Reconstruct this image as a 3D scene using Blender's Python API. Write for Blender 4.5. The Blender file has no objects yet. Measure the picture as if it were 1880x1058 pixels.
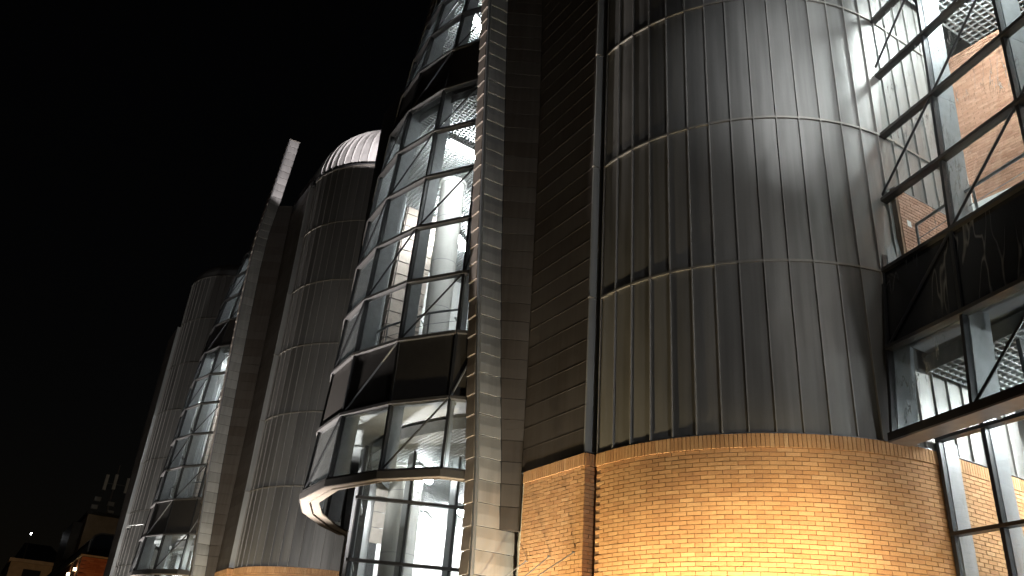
import bpy, bmesh, math, random
from mathutils import Vector, Matrix
random.seed(7)
D = bpy.data
SC = bpy.context.scene
COL = SC.collection

# ------------------------------------------------------------------ survey frame
# Everything is measured in survey units: x along the facade (right +), y into the
# building, z up from eye height.  One survey unit is 1.25 m; eye height 1.6 m.
U = 1.25
EYE = 1.6
GZ = -EYE / U                      # ground in survey z
def W(p): return Vector((p[0]*U, p[1]*U, p[2]*U + EYE))
H0 = 3.57                          # top of the brick base
S = 2.7                            # one cladding storey
ROW = 1.35                         # one row of glazing
P2 = 21.0                          # facade module

# ------------------------------------------------------------------ camera
CX, CY, F = 940.0, 529.0, 1522.63
def pdir(p): return Vector((p[0]-CX, -(p[1]-CY), -F)).normalized()
up = pdir((1180, -2500))
X = -pdir((-100, 1212)); X = (X - up*X.dot(up)).normalized()
Y = up.cross(X)
RW = Matrix((X, Y, up))            # camera axes -> survey axes
cam = D.objects.new('camera', D.cameras.new('camera'))
COL.objects.link(cam)
cam.data.sensor_width = 36
cam.data.lens = F/1880*36
cam.data.clip_start = 0.05
cam.data.clip_end = 3000
cam.matrix_world = Matrix.Translation((0, 0, EYE)) @ RW.to_4x4()
SC.camera = cam
def proj(p):
    c = RW.transposed() @ Vector(p)
    return (CX + F*c.x/-c.z, CY - F*c.y/-c.z) if c.z < 0 else (-1e5, -1e5)

# ------------------------------------------------------------------ night sky, faint moon, exposure
world = D.worlds.new('World'); SC.world = world; world.use_nodes = True
nt = world.node_tree
bg = nt.nodes['Background']
sky = nt.nodes.new('ShaderNodeTexSky'); sky.sky_type = 'NISHITA'; sky.sun_disc = False
sky.sun_elevation = math.radians(12); sky.sun_rotation = math.radians(140)
tint = nt.nodes.new('ShaderNodeMixRGB'); tint.blend_type = 'MULTIPLY'; tint.inputs[0].default_value = 1; tint.inputs[2].default_value = (1, .66, .5, 1)
nt.links.new(sky.outputs[0], tint.inputs[1]); nt.links.new(tint.outputs[0], bg.inputs[0])
bg.inputs[1].default_value = 0.0004
sun = D.objects.new('moon_light', D.lights.new('moon_light', 'SUN')); COL.objects.link(sun)
sun.data.energy = 0.004; sun.data.angle = math.radians(0.5); sun.data.color = (0.85, 0.9, 1)
sun.rotation_euler = (math.radians(50), 0, math.radians(30))
SC.view_settings.view_transform = 'Standard'; SC.view_settings.look = 'None'
SC.view_settings.exposure = 0.9; SC.view_settings.gamma = 1.0
SC.view_settings.use_curve_mapping = False
SC.render.engine = 'CYCLES'
SC.cycles.use_denoising = True
SC.cycles.max_bounces = 8; SC.cycles.transparent_max_bounces = 24
SC.cycles.glossy_bounces = 4; SC.cycles.diffuse_bounces = 3
SC.cycles.sample_clamp_indirect = 4.0
SC.cycles.caustics_reflective = False; SC.cycles.caustics_refractive = False

# ------------------------------------------------------------------ materials
def mat(name):
    m = D.materials.new(name); m.use_nodes = True
    return m, m.node_tree, m.node_tree.nodes['Principled BSDF']
def N(t, kind, **kw):
    n = t.nodes.new(kind)
    for k, v in kw.items(): setattr(n, k, v)
    return n
def math_node(t, op, a, b):
    n = N(t, 'ShaderNodeMath', operation=op)
    for i, v in enumerate((a, b)):
        if hasattr(v, 'is_linked'): t.links.new(v, n.inputs[i])
        else: n.inputs[i].default_value = v
    return n.outputs[0]
def mapping(t, scale, coord='Object'):
    tc = N(t, 'ShaderNodeTexCoord'); mp = N(t, 'ShaderNodeMapping')
    if coord == 'Position':
        g = N(t, 'ShaderNodeNewGeometry'); t.links.new(g.outputs['Position'], mp.inputs[0])
    else: t.links.new(tc.outputs[coord], mp.inputs[0])
    mp.inputs['Scale'].default_value = scale
    return mp.outputs[0]
def rnd(t):
    g = N(t, 'ShaderNodeNewGeometry'); o = N(t, 'ShaderNodeObjectInfo')
    return math_node(t, 'FRACT', math_node(t, 'ADD', g.outputs['Random Per Island'], o.outputs['Random']), 0)
def ramp(t, fac, stops):
    r = N(t, 'ShaderNodeValToRGB'); e = r.color_ramp.elements
    while len(e) < len(stops): e.new(0.5)
    for el, (p, c) in zip(e, stops): el.position = p; el.color = (*c, 1)
    t.links.new(fac, r.inputs[0]); return r.outputs[0]

def zinc(name, base, rough=0.42, metal=0.7, warm=0.0):
    m, t, b = mat(name)
    obj = N(t, 'ShaderNodeObjectInfo')
    pos = mapping(t, (1.3, 1.3, 0.28), 'Position')
    n1 = N(t, 'ShaderNodeTexNoise'); n1.inputs['Scale'].default_value = 1.1; n1.inputs['Detail'].default_value = 5
    t.links.new(pos, n1.inputs['Vector'])
    n2 = N(t, 'ShaderNodeTexNoise'); n2.inputs['Scale'].default_value = 55; n2.inputs['Detail'].default_value = 3
    g = N(t, 'ShaderNodeNewGeometry'); t.links.new(g.outputs['Position'], n2.inputs['Vector'])
    v = math_node(t, 'ADD', math_node(t, 'MULTIPLY', obj.outputs['Random'], 0.5),
                  math_node(t, 'ADD', math_node(t, 'MULTIPLY', n1.outputs['Fac'], 0.55), math_node(t, 'MULTIPLY', n2.outputs['Fac'], 0.22)))
    n4 = N(t, 'ShaderNodeTexNoise'); n4.inputs['Scale'].default_value = 1.0; n4.inputs['Detail'].default_value = 4
    t.links.new(mapping(t, (9, 9, 0.3), 'Position'), n4.inputs['Vector'])
    v = math_node(t, 'ADD', v, math_node(t, 'MULTIPLY', math_node(t, 'SUBTRACT', n4.outputs['Fac'], 0.5), 0.7))
    lo = tuple(c*0.72 for c in base); hi = tuple(c*1.28 for c in base)
    lo = (lo[0]*(1+warm), lo[1], lo[2]*(1-warm))
    col = ramp(t, v, [(0.2, lo), (0.85, hi)])
    t.links.new(col, b.inputs['Base Color'])
    b.inputs['Metallic'].default_value = metal
    r = math_node(t, 'ADD', math_node(t, 'MULTIPLY', n1.outputs['Fac'], 0.36), rough-0.16)
    t.links.new(r, b.inputs['Roughness'])
    n3 = N(t, 'ShaderNodeTexNoise'); n3.inputs['Scale'].default_value = 1.6; n3.inputs['Detail'].default_value = 2
    t.links.new(mapping(t, (1, 1, 0.5), 'Position'), n3.inputs['Vector'])
    hgt = math_node(t, 'ADD', math_node(t, 'MULTIPLY', n3.outputs['Fac'], 1.0), math_node(t, 'MULTIPLY', n2.outputs['Fac'], 0.012))
    bp = N(t, 'ShaderNodeBump'); bp.inputs['Strength'].default_value = 0.4; bp.inputs['Distance'].default_value = 0.06
    t.links.new(hgt, bp.inputs['Height']); t.links.new(bp.outputs[0], b.inputs['Normal'])
    return m
def plain(name, col, rough=0.5, metal=0.0, var=0.15, scale=6.0):
    m, t, b = mat(name)
    n = N(t, 'ShaderNodeTexNoise'); n.inputs['Scale'].default_value = scale; n.inputs['Detail'].default_value = 5
    g = N(t, 'ShaderNodeNewGeometry'); t.links.new(g.outputs['Position'], n.inputs['Vector'])
    o = N(t, 'ShaderNodeObjectInfo')
    v = math_node(t, 'ADD', math_node(t, 'MULTIPLY', n.outputs['Fac'], 0.8), math_node(t, 'MULTIPLY', o.outputs['Random'], 0.2))
    t.links.new(ramp(t, v, [(0.25, tuple(c*(1-var) for c in col)), (0.75, tuple(c*(1+var) for c in col))]), b.inputs['Base Color'])
    b.inputs['Roughness'].default_value = rough; b.inputs['Metallic'].default_value = metal
    return m
def brickmat(name, stops):
    m, t, b = mat(name)
    col = ramp(t, rnd(t), stops)
    n = N(t, 'ShaderNodeTexNoise'); n.inputs['Scale'].default_value = 38; n.inputs['Detail'].default_value = 6
    g = N(t, 'ShaderNodeNewGeometry'); t.links.new(g.outputs['Position'], n.inputs['Vector'])
    n2 = N(t, 'ShaderNodeTexNoise'); n2.inputs['Scale'].default_value = 1.1; n2.inputs['Detail'].default_value = 5
    t.links.new(g.outputs['Position'], n2.inputs['Vector'])
    k = math_node(t, 'ADD', math_node(t, 'MULTIPLY', n.outputs['Fac'], 0.55), math_node(t, 'MULTIPLY', n2.outputs['Fac'], 0.7))
    gray = ramp(t, k, [(0.35, (0.76, 0.74, 0.72)), (0.8, (1.12, 1.12, 1.12))])
    mx = N(t, 'ShaderNodeMixRGB', blend_type='MULTIPLY'); mx.inputs[0].default_value = 1
    t.links.new(col, mx.inputs[1]); t.links.new(gray, mx.inputs[2])
    t.links.new(mx.outputs[0], b.inputs['Base Color'])
    b.inputs['Roughness'].default_value = 0.85
    bp = N(t, 'ShaderNodeBump'); bp.inputs['Strength'].default_value = 0.4; bp.inputs['Distance'].default_value = 0.006
    t.links.new(n.outputs['Fac'], bp.inputs['Height']); t.links.new(bp.outputs[0], b.inputs['Normal'])
    return m
def glassmat(name, tint, streaks=0.0, film=0.025):
    m = D.materials.new(name); m.use_nodes = True; t = m.node_tree; t.nodes.clear()
    out = N(t, 'ShaderNodeOutputMaterial'); tr = N(t, 'ShaderNodeBsdfTransparent'); gl = N(t, 'ShaderNodeBsdfGlossy')
    tr.inputs[0].default_value = (*tint, 1); gl.inputs['Roughness'].default_value = 0.03
    gl.inputs[0].default_value = (0.9, 0.92, 0.95, 1)
    wn = N(t, 'ShaderNodeTexNoise'); wn.inputs['Scale'].default_value = 0.9; wn.inputs['Detail'].default_value = 1
    t.links.new(mapping(t, (1, 1, 1), 'Position'), wn.inputs['Vector'])
    wb = N(t, 'ShaderNodeBump'); wb.inputs['Strength'].default_value = 0.25; wb.inputs['Distance'].default_value = 0.02
    t.links.new(wn.outputs['Fac'], wb.inputs['Height']); t.links.new(wb.outputs[0], gl.inputs['Normal'])
    fr = N(t, 'ShaderNodeFresnel'); gm = N(t, 'ShaderNodeNewGeometry')
    ior = math_node(t, 'SUBTRACT', 1.5, math_node(t, 'MULTIPLY', gm.outputs['Backfacing'], 1.5-1/1.5))
    t.links.new(ior, fr.inputs[0])
    mx = N(t, 'ShaderNodeMixShader')
    t.links.new(fr.outputs[0], mx.inputs[0]); t.links.new(tr.outputs[0], mx.inputs[1]); t.links.new(gl.outputs[0], mx.inputs[2])
    # thin pale film and wavy vertical lines
    df = N(t, 'ShaderNodeBsdfDiffuse'); df.inputs[0].default_value = (0.75, 0.75, 0.72, 1)
    n = N(t, 'ShaderNodeTexNoise'); n.inputs['Scale'].default_value = 1.0; n.inputs['Detail'].default_value = 3
    t.links.new(mapping(t, (5.5, 5.5, 0.5), 'Position'), n.inputs['Vector'])
    line = ramp(t, n.outputs['Fac'], [(0.485, (0, 0, 0)), (0.5, (1, 1, 1)), (0.515, (0, 0, 0))])
    n2 = N(t, 'ShaderNodeTexNoise'); n2.inputs['Scale'].default_value = 0.8
    t.links.new(mapping(t, (1, 1, 1), 'Position'), n2.inputs['Vector'])
    msk = ramp(t, n2.outputs['Fac'], [(0.5, (0, 0, 0)), (0.6, (1, 1, 1))])
    fac = math_node(t, 'ADD', math_node(t, 'MULTIPLY', math_node(t, 'MULTIPLY', line, msk), streaks), film)
    m2 = N(t, 'ShaderNodeMixShader')
    t.links.new(fac, m2.inputs[0]); t.links.new(mx.outputs[0], m2.inputs[1]); t.links.new(df.outputs[0], m2.inputs[2])
    t.links.new(m2.outputs[0], out.inputs[0])
    return m
def emit(name, col, strength):
    m = D.materials.new(name); m.use_nodes = True; t = m.node_tree; t.nodes.clear()
    out = N(t, 'ShaderNodeOutputMaterial'); e = N(t, 'ShaderNodeEmission')
    e.inputs[0].default_value = (*col, 1); e.inputs[1].default_value = strength
    t.links.new(e.outputs[0], out.inputs[0]); return m

def lined_mat(name):  # dark sheet with sparse pale wavy vertical lines
    m, t, b = mat(name)
    n = N(t, 'ShaderNodeTexNoise'); n.inputs['Scale'].default_value = 1.0; n.inputs['Detail'].default_value = 2
    t.links.new(mapping(t, (3.2, 3.2, 0.10), 'Position'), n.inputs['Vector'])
    line = ramp(t, n.outputs['Fac'], [(0.482, (0, 0, 0)), (0.5, (1, 1, 1)), (0.518, (0, 0, 0))])
    n2 = N(t, 'ShaderNodeTexNoise'); n2.inputs['Scale'].default_value = 0.7
    t.links.new(mapping(t, (1, 1, .5), 'Position'), n2.inputs['Vector'])
    msk = ramp(t, n2.outputs['Fac'], [(0.46, (0, 0, 0)), (0.58, (1, 1, 1))])
    line = ramp(t, math_node(t, 'MULTIPLY', line, msk), [(0, (.012, .012, .013)), (1, (.15, .15, .15))])
    t.links.new(line, b.inputs['Base Color']); b.inputs['Roughness'].default_value = 0.22
    return m
COOL = (0.96, 0.985, 1.0)
WARM = (1.0, 0.80, 0.46)
M = {
 'zinc': zinc('zinc_sheet', (0.24, 0.235, 0.225), 0.46, 0.6),
 'zinc_light': zinc('zinc_bright', (0.42, 0.425, 0.42), 0.40, 0.6),  # pale base carries part of the fins' lit brightness
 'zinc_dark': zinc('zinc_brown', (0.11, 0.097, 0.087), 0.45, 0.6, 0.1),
 'seam': plain('seam_metal', (0.34, 0.32, 0.29), 0.45, 0.6),
 'rib': plain('standing_seam', (0.36, 0.345, 0.325), 0.45, 0.4),  # paler than the sheet: light caught by the ribs, put into colour
 'trim': plain('trim_metal', (0.30, 0.31, 0.32), 0.4, 0.6),
 'dark': plain('dark_steel', (0.035, 0.036, 0.038), 0.4, 0.3),
 'transom': plain('transom_steel', (0.105, 0.10, 0.097), 0.4, 0.3),
 'dark_transom': plain('dark_transom', (0.075, 0.07, 0.066), 0.35, 0.4),
 'plate': plain('column_steel', (0.31, 0.325, 0.335), 0.42, 0.2),
 'spandrel': plain('spandrel_sheet', (0.045, 0.041, 0.037), 0.5, 0.0),
 'soffit': plain('soffit_sheet', (0.27, 0.225, 0.18), 0.55, 0.0),
 'spandrel_lined': lined_mat('dark_spandrel_glass'),
 'edge': plain('edge_sheet', (0.40, 0.345, 0.30), 0.45, 0.3),  # raised tan colour stands in for light on the fin edges
 'brick': brickmat('clay_brick', [(0.0, (0.42, 0.22, 0.10)), (0.3, (0.48, 0.265, 0.12)), (0.65, (0.52, 0.30, 0.14)), (0.85, (0.45, 0.235, 0.10)), (1.0, (0.56, 0.34, 0.17))]),
 'brick_pale': brickmat('indoor_brick', [(0.0, (0.36, 0.19, 0.12)), (0.5, (0.42, 0.235, 0.155)), (1.0, (0.47, 0.28, 0.19))]),
 'mortar': plain('mortar', (0.20, 0.12, 0.07), 0.95, 0, 0.25, 30),
 'redbrick': brickmat('red_brick', [(0, (0.36, 0.11, 0.05)), (0.5, (0.45, 0.15, 0.07)), (1, (0.5, 0.2, 0.1))]),
 'glass': glassmat('glazing', (0.95, 0.97, 0.965), 0.08, 0.06),
 'glass_lined': glassmat('glazing_with_wavy_lines', (0.91, 0.95, 0.945), 0.38),
 'white': plain('white_plaster', (0.78, 0.79, 0.77), 0.7, 0, 0.05),
 'concrete': plain('pale_concrete', (0.66, 0.65, 0.62), 0.7, 0, 0.08, 3),
 'grey': plain('grey_board', (0.34, 0.35, 0.36), 0.7, 0, 0.1),
 'grid': plain('grid_metal', (0.34, 0.35, 0.35), 0.5, 0.1),
 'backing': plain('ceiling_void', (0.10, 0.105, 0.105), 0.8, 0, 0.2),
 'tan': plain('terracotta_boards', (0.50, 0.27, 0.15), 0.7, 0, 0.15, 3),
 'asphalt': plain('pavement_slab', (0.09, 0.088, 0.085), 0.85, 0, 0.3, 2),
 'render': plain('old_render', (0.36, 0.29, 0.21), 0.85, 0, 0.2, 1.2),
 'night': plain('dark_window', (0.02, 0.022, 0.025), 0.2),
 'blueroof': plain('blue_grey_roof', (0.10, 0.13, 0.18), 0.4, 0.3),
 'tube': emit('tube_lamp_glow', COOL, 105),
 'tube_bright': emit('bright_tube_glow', COOL, 170),
 'flood': emit('flood_lens_glow', (0.95, 0.96, 1.0), 30),
 'warm_lens': emit('warm_lens_glow', WARM, 10),
}

# ------------------------------------------------------------------ builders
class MB:
    def __init__(s): s.v = []; s.f = []
    def add(s, vs, fs):
        o = len(s.v); s.v += [Vector(v) for v in vs]; s.f += [[i+o for i in f] for f in fs]
    def hexa(s, a, b):          # two matching quads (4 pts each): a near/outer, b far/inner
        s.add(list(a)+list(b), [(0,1,2,3),(7,6,5,4),(0,4,5,1),(1,5,6,2),(2,6,7,3),(3,7,4,0)])
    def box(s, x0, y0, z0, x1, y1, z1):
        s.hexa([(x0,y0,z0),(x1,y0,z0),(x1,y0,z1),(x0,y0,z1)], [(x0,y1,z0),(x1,y1,z0),(x1,y1,z1),(x0,y1,z1)])
    def bar(s, a, b, w, h, ref=(0,0,1)):   # rectangular bar from a to b, w sideways, h along ref
        a = Vector(a); b = Vector(b); d = (b-a).normalized(); r = Vector(ref)
        n = d.cross(r)
        if n.length < 1e-4: n = d.cross(Vector((1,0,0)))
        n = n.normalized()*w/2; u = n.cross(d).normalized()*h/2
        s.hexa([a-n-u, a+n-u, a+n+u, a-n+u], [b-n-u, b+n-u, b+n+u, b-n+u])
    def tube(s, a, b, r, n=8, r2=None, cap=True):
        a = Vector(a); b = Vector(b); d = (b-a).normalized(); r2 = r if r2 is None else r2
        x = d.orthogonal().normalized(); y = d.cross(x)
        vs = []
        for (c, q) in ((a, r), (b, r2)):
            for i in range(n):
                t = 2*math.pi*i/n; vs.append(c + (x*math.cos(t)+y*math.sin(t))*q)
        fs = [(i, (i+1)%n, n+(i+1)%n, n+i) for i in range(n)]
        if cap: fs += [tuple(range(n))[::-1], tuple(range(n, 2*n))]
        s.add(vs, fs)
    def plate(s, p00, p10, p11, p01, th, bulge=0.0, lip=0.0, n=None):
        # pillowed sheet, p00..p10 bottom edge, p01..p11 top edge; stands th proud along n
        P = [Vector(p) for p in (p00, p10, p11, p01)]
        if n is None: n = (P[1]-P[0]).cross(P[3]-P[0]).normalized()
        n = Vector(n)
        vs = []
        for j in (0, .5, 1):
            for i in (0, .5, 1):
                q = (P[0]*(1-i)+P[1]*i)*(1-j) + (P[3]*(1-i)+P[2]*i)*j
                k = th + (bulge if (i == .5 and j == .5) else bulge*.55 if (i == .5 or j == .5) else 0) + lip*(1-j)
                vs.append(q + n*k)
        vs += P
        fs = [(r*3+c, r*3+c+1, (r+1)*3+c+1, (r+1)*3+c) for r in (0,1) for c in (0,1)]
        fs += [(9,10,2,1,0), (10,11,8,5,2), (11,12,6,7,8), (12,9,0,3,6)]
        s.add(vs, fs)
    def mesh(s, name, material, smooth=False, origin=(0,0,0)):
        me = D.meshes.new(name); O = Vector(origin)
        me.from_pydata([(v-O)*U for v in s.v], [], s.f)
        me.materials.append(material)
        bm = bmesh.new(); bm.from_mesh(me); bmesh.ops.recalc_face_normals(bm, faces=bm.faces); bm.to_mesh(me); bm.free()
        if smooth:
            me.shade_smooth()
            try: me.set_sharp_from_angle(angle=math.radians(35))
            except Exception: pass
        me.update(); return me
ORI = {}
def tag(o, label=None, cat=None, group=None, kind=None):
    if label: o['label'] = label
    if cat: o['category'] = cat
    if group: o['group'] = group
    if kind: o['kind'] = kind
    return o
def thing(name, at, label, cat, group=None):
    o = D.objects.new(name, None); COL.objects.link(o); o.empty_display_size = 0.2
    o.location = W(at); ORI[o.name] = Vector(at)
    return tag(o, label, cat, group)
def build(mb, name, material, parent=None, smooth=False, kind=None, at=None):
    """link a builder as one mesh object, as child of parent or on its own with its origin at `at`"""
    if isinstance(material, str): material = M[material]
    org = ORI[parent.name] if parent is not None else Vector(at if at is not None else (0,0,0))
    o = D.objects.new(name, mb.mesh(name, material, smooth, org)); COL.objects.link(o)
    if parent is not None: o.parent = parent; ORI[o.name] = org
    else: o.location = W(org); ORI[o.name] = org
    if kind: o['kind'] = kind
    return o
def inst(me, name, parent, loc, rotz=0.0):      # shared-mesh piece, loc in survey coords
    o = D.objects.new(name, me); COL.objects.link(o); o.parent = parent
    o.location = (Vector(loc)-ORI[parent.name])*U; o.rotation_euler = (0, 0, rotz)
    return o
def copy_tree(o, dx, dy=0, dz=0, label=None, top=True):
    c = o.copy(); COL.objects.link(c)
    if top:
        c.location = o.location + Vector((dx, dy, dz))*U
        ORI[c.name] = ORI[o.name] + Vector((dx, dy, dz))
        if label: c['label'] = label
    for ch in list(o.children):
        k = copy_tree(ch, 0, top=False); k.parent = c
    return c
def lerp(tab, z):
    if z <= tab[0][0]: return tab[0][1]
    for (a, va), (b, vb) in zip(tab, tab[1:]):
        if z <= b: return va+(vb-va)*(z-a)/(b-a)
    return tab[-1][1]
R_ = math.radians
def cyl(c, r, deg, z): return (c[0]+r*math.cos(R_(deg)), c[1]+r*math.sin(R_(deg)), z)

# ------------------------------------------------------------------ ground
g = MB(); g.box(-400, -300, GZ-0.3, 300, 300, GZ)
tag(build(g, 'ground', 'asphalt'), 'dark paved ground in front of the building', None, None, 'structure')

# ------------------------------------------------------------------ zinc drums
CEN = (-10.08, 11.1); RZ = 3.455; ST = 6.0; A_FIRST = -91.4
def make_drum(cen, z0, levels, label, dome='full', a_last=-2):
    t = thing('zinc_drum_tower', (cen[0], cen[1], GZ), label, 'tower', 'zinc clad drum towers of the facade')
    ztop = z0+levels*S
    mb = MB(); n = 72                                     # solid core
    vs = []
    for z in (z0-0.02, ztop):
        for i in range(n): vs.append(cyl(cen, RZ-0.03, 360*i/n, z))
    mb.add(vs, [(i, (i+1)%n, n+(i+1)%n, n+i) for i in range(n)]+[tuple(range(n))[::-1], tuple(range(n,2*n))])
    mb.box(cen[0]-RZ+.2, cen[1], z0-0.01, cen[0]+RZ-0.03, cen[1]+2.05, ztop-0.01)
    build(mb, 'core', 'dark', t)
    mb = MB()                                             # one cladding sheet with its standing seam
    gap = 0.012; K = 4
    vs = []; zs = (z0+0.02, z0+S*0.5, z0+S-0.02)
    for j, z in enumerate(zs):
        for i in range(K+1):
            u = i/K; a = ST*(u)
            bul = 0.007*math.sin(math.pi*u)*(0.8+0.4*(j == 1))
            vs.append(cyl((cen[0], cen[1]), RZ+bul-0.006, a, z))
    fs = [(j*(K+1)+i, j*(K+1)+i+1, (j+1)*(K+1)+i+1, (j+1)*(K+1)+i) for j in range(2) for i in range(K)]
    mb.add(vs, fs)
    da = math.degrees(0.007/RZ)
    mb.hexa([cyl(cen, RZ+0.03, -da, z0+0.02), cyl(cen, RZ+0.03, da, z0+0.02), cyl(cen, RZ+0.03, da, z0+S-0.02), cyl(cen, RZ+0.03, -da, z0+S-0.02)],
            [cyl(cen, RZ-0.02, -da, z0+0.02), cyl(cen, RZ-0.02, da, z0+0.02), cyl(cen, RZ-0.02, da, z0+S-0.02), cyl(cen, RZ-0.02, -da, z0+S-0.02)])
    me = mb.mesh('cladding_panel', M['zinc'], True, (cen[0], cen[1], z0))
    me.materials.append(M['rib'])
    for p in me.polygons[-6:]: p.material_index = 1
    angs = []
    a = A_FIRST
    while a < a_last: angs.append(a); a += ST
    for k in range(levels):
        for a in angs:
            inst(me, 'cladding_panel', t, (cen[0], cen[1], z0+k*S), R_(a))
        for j in range(6):                                 # straight flank running into the building
            inst(me, 'cladding_panel', t, (cen[0], cen[1]+0.095+0.3592*j, z0+k*S), R_(-ST/2))
    def ring(name, r0, r1, za, zb, m, a0, a1):
        mb = MB(); q = int((a1-a0)/3)
        for i in range(q):
            b0 = a0+(a1-a0)*i/q; b1 = a0+(a1-a0)*(i+1)/q
            mb.hexa([cyl(cen, r1, b0, za), cyl(cen, r1, b1, za), cyl(cen, r1, b1, zb), cyl(cen, r1, b0, zb)],
                    [cyl(cen, r0, b0, za), cyl(cen, r0, b1, za), cyl(cen, r0, b1, zb), cyl(cen, r0, b0, zb)])
        if name != 'eaves_ring': mb.box(cen[0]+r0, cen[1]-.05, za+.001, cen[0]+r1-.001, cen[1]+2.07, zb-.001)
        return build(mb, name, m, t)
    for k in range(1, levels+1):
        ring('seam_band', RZ-0.01, RZ+0.03, z0+k*S-0.018, z0+k*S+0.018, 'seam', angs[0], angs[-1]+ST)
    ring('base_flashing', RZ-0.02, RZ+0.012, z0-0.03, z0+0.018, 'dark', angs[0], angs[-1]+ST)
    if dome == 'full':
        ring('eaves_ring', RZ-0.02, RZ+0.05, ztop+0.02, ztop+0.09, 'dark', -130, 60)
        for var in (0, 1):
            mb = MB(); K = 14; lipat = 2 if var == 0 else 4
            prev = None; vs = []; fs = []
            off = 0.0
            for j in range(K+1):
                e = R_(2+82*j/K)
                if j == lipat: off = -0.03
                if j == lipat+5: off = -0.06
                r = (RZ+0.02+off)*math.cos(e); z = ztop+0.08+(RZ+off)*math.sin(e)
                for u in (0, .5, 1): vs.append((cen[0]+r*math.cos(R_(ST*u)), cen[1]+r*math.sin(R_(ST*u)), z))
                if j in (lipat, lipat+5): # a lapped edge: repeat the row at the old offset just below
                    pass
            fs = [(j*3+i, j*3+i+1, (j+1)*3+i+1, (j+1)*3+i) for j in range(K) for i in (0, 1)]
            mb.add(vs, fs)
            for j in range(K):
                e0, e1 = R_(2+82*j/K), R_(2+82*(j+1)/K)
                def q(e, rr, s): return (cen[0]+rr*math.cos(e), cen[1]+s, ztop+0.08+rr*math.sin(e))
                mb.hexa([q(e0, RZ+0.06, -.008), q(e0, RZ+0.06, .008), q(e1, RZ+0.06, .008), q(e1, RZ+0.06, -.008)],
                        [q(e0, RZ-0.08, -.008), q(e0, RZ-0.08, .008), q(e1, RZ-0.08, .008), q(e1, RZ-0.08, -.008)])
            dm = mb.mesh('dome_panel', M['zinc_light'], False, (cen[0], cen[1], ztop))
            for i, a in enumerate(range(-190, 80, 6)):
                if i % 2 == var: inst(dm, 'dome_panel', t, (cen[0], cen[1], ztop), R_(a+0.6))
        mb = MB(); vs = []; n = 48; rows = 8
        for j in range(rows):
            e = R_(88*j/(rows-1))
            for i in range(n): vs.append((cen[0]+(RZ-0.1)*math.cos(e)*math.cos(2*math.pi*i/n), cen[1]+(RZ-0.1)*math.cos(e)*math.sin(2*math.pi*i/n), ztop+(RZ-0.1)*math.sin(e)))
        mb.add(vs, [(j*n+i, j*n+(i+1)%n, (j+1)*n+(i+1)%n, (j+1)*n+i) for j in range(rows-1) for i in range(n)]+[tuple(range((rows-1)*n, rows*n))])
        build(mb, 'dome_core', 'dark', t)
    else:                                                  # low rounded cap
        mb = MB(); vs = []; n = 60; rows = 7
        for j in range(rows):
            e = R_(90*j/(rows-1)); r = RZ-0.75+0.75*math.cos(e)
            for i in range(n): vs.append((cen[0]+r*math.cos(2*math.pi*i/n), cen[1]+r*math.sin(2*math.pi*i/n), ztop+0.02+1.05*math.sin(e)))
        mb.add(vs, [(j*n+i, j*n+(i+1)%n, (j+1)*n+(i+1)%n, (j+1)*n+i) for j in range(rows-1) for i in range(n)]+[tuple(range((rows-1)*n, rows*n))])
        build(mb, 'roof_cap', 'zinc', t, True)
    return t
drum1 = make_drum(CEN, H0, 6, 'large zinc drum tower nearest the camera above the lit brick curve')
drum2 = copy_tree(drum1, -P2, label='zinc drum tower with a ribbed dome behind the big glazed bay')
D3 = (-48.6, 9.45); D3Z = 2.17
drum3 = make_drum(D3, D3Z, 7, 'farthest zinc drum tower with a flat rounded top at the left', 'cap')

# ------------------------------------------------------------------ brick bases
def brick_mesh(l, h, d, r):
    mb = MB()
    pts = []
    for x in (-l/2, l/2):
        for y in (-d/2, d/2):
            for z in (-h/2, h/2):
                pts.append(Vector((x+r.uniform(-.0016, .0016), y+r.uniform(-.0012, .0012), z+r.uniform(-.0014, .0014))))
    a = [pts[0], pts[4], pts[5], pts[1]]; b = [pts[2], pts[6], pts[7], pts[3]]
    mb.hexa(a, b); return mb
CH = 0.0602; BL = 0.208
def brick_wall(t, slots, limit, seed=1, bm='brick'):
    """slots: list of (centre, heading in radians, length).  Largest-in-view become brick objects, rest one 'stuff' part."""
    r = random.Random(seed)
    meshes = {}
    def seen(sl):
        p = proj(sl[0])
        ok = -5 < p[0] < 1885 and -5 < p[1] < 1063
        d2 = Vector(sl[0]).length
        nrm = Vector((math.sin(sl[1]), -math.cos(sl[1]), 0))
        c = max(0.0, -nrm.dot(Vector(sl[0]))/d2)
        return (c/d2/d2) if ok else 0.0
    order = sorted(range(len(slots)), key=lambda i: -seen(slots[i]))
    single = set(i for i in order[:limit] if seen(slots[i]) > 0)
    rest = MB()
    for i, (c, th, l) in enumerate(slots):
        off = r.gauss(0, 0.0009); th2 = th+r.gauss(0, 0.0035); dz = r.gauss(0, 0.0009)
        nrm = Vector((math.sin(th), -math.cos(th), 0))
        c = Vector(c)+nrm*off+Vector((0, 0, dz))
        if i in single:
            key = (round(l, 3), r.randrange(10))
            if key not in meshes: meshes[key] = brick_mesh(l-0.009, CH-0.0095, 0.05, r).mesh('brick', M[bm])
            inst(meshes[key], 'brick', t, c, th2)
        else:
            b = brick_mesh(l-0.009, CH-0.0095, 0.05, r)
            rot = Matrix.Rotation(th2, 3, 'Z')
            rest.add([rot @ v + c for v in b.v], b.f)
    if rest.v: build(rest, 'brickwork', bm, t, kind='stuff')
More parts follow.
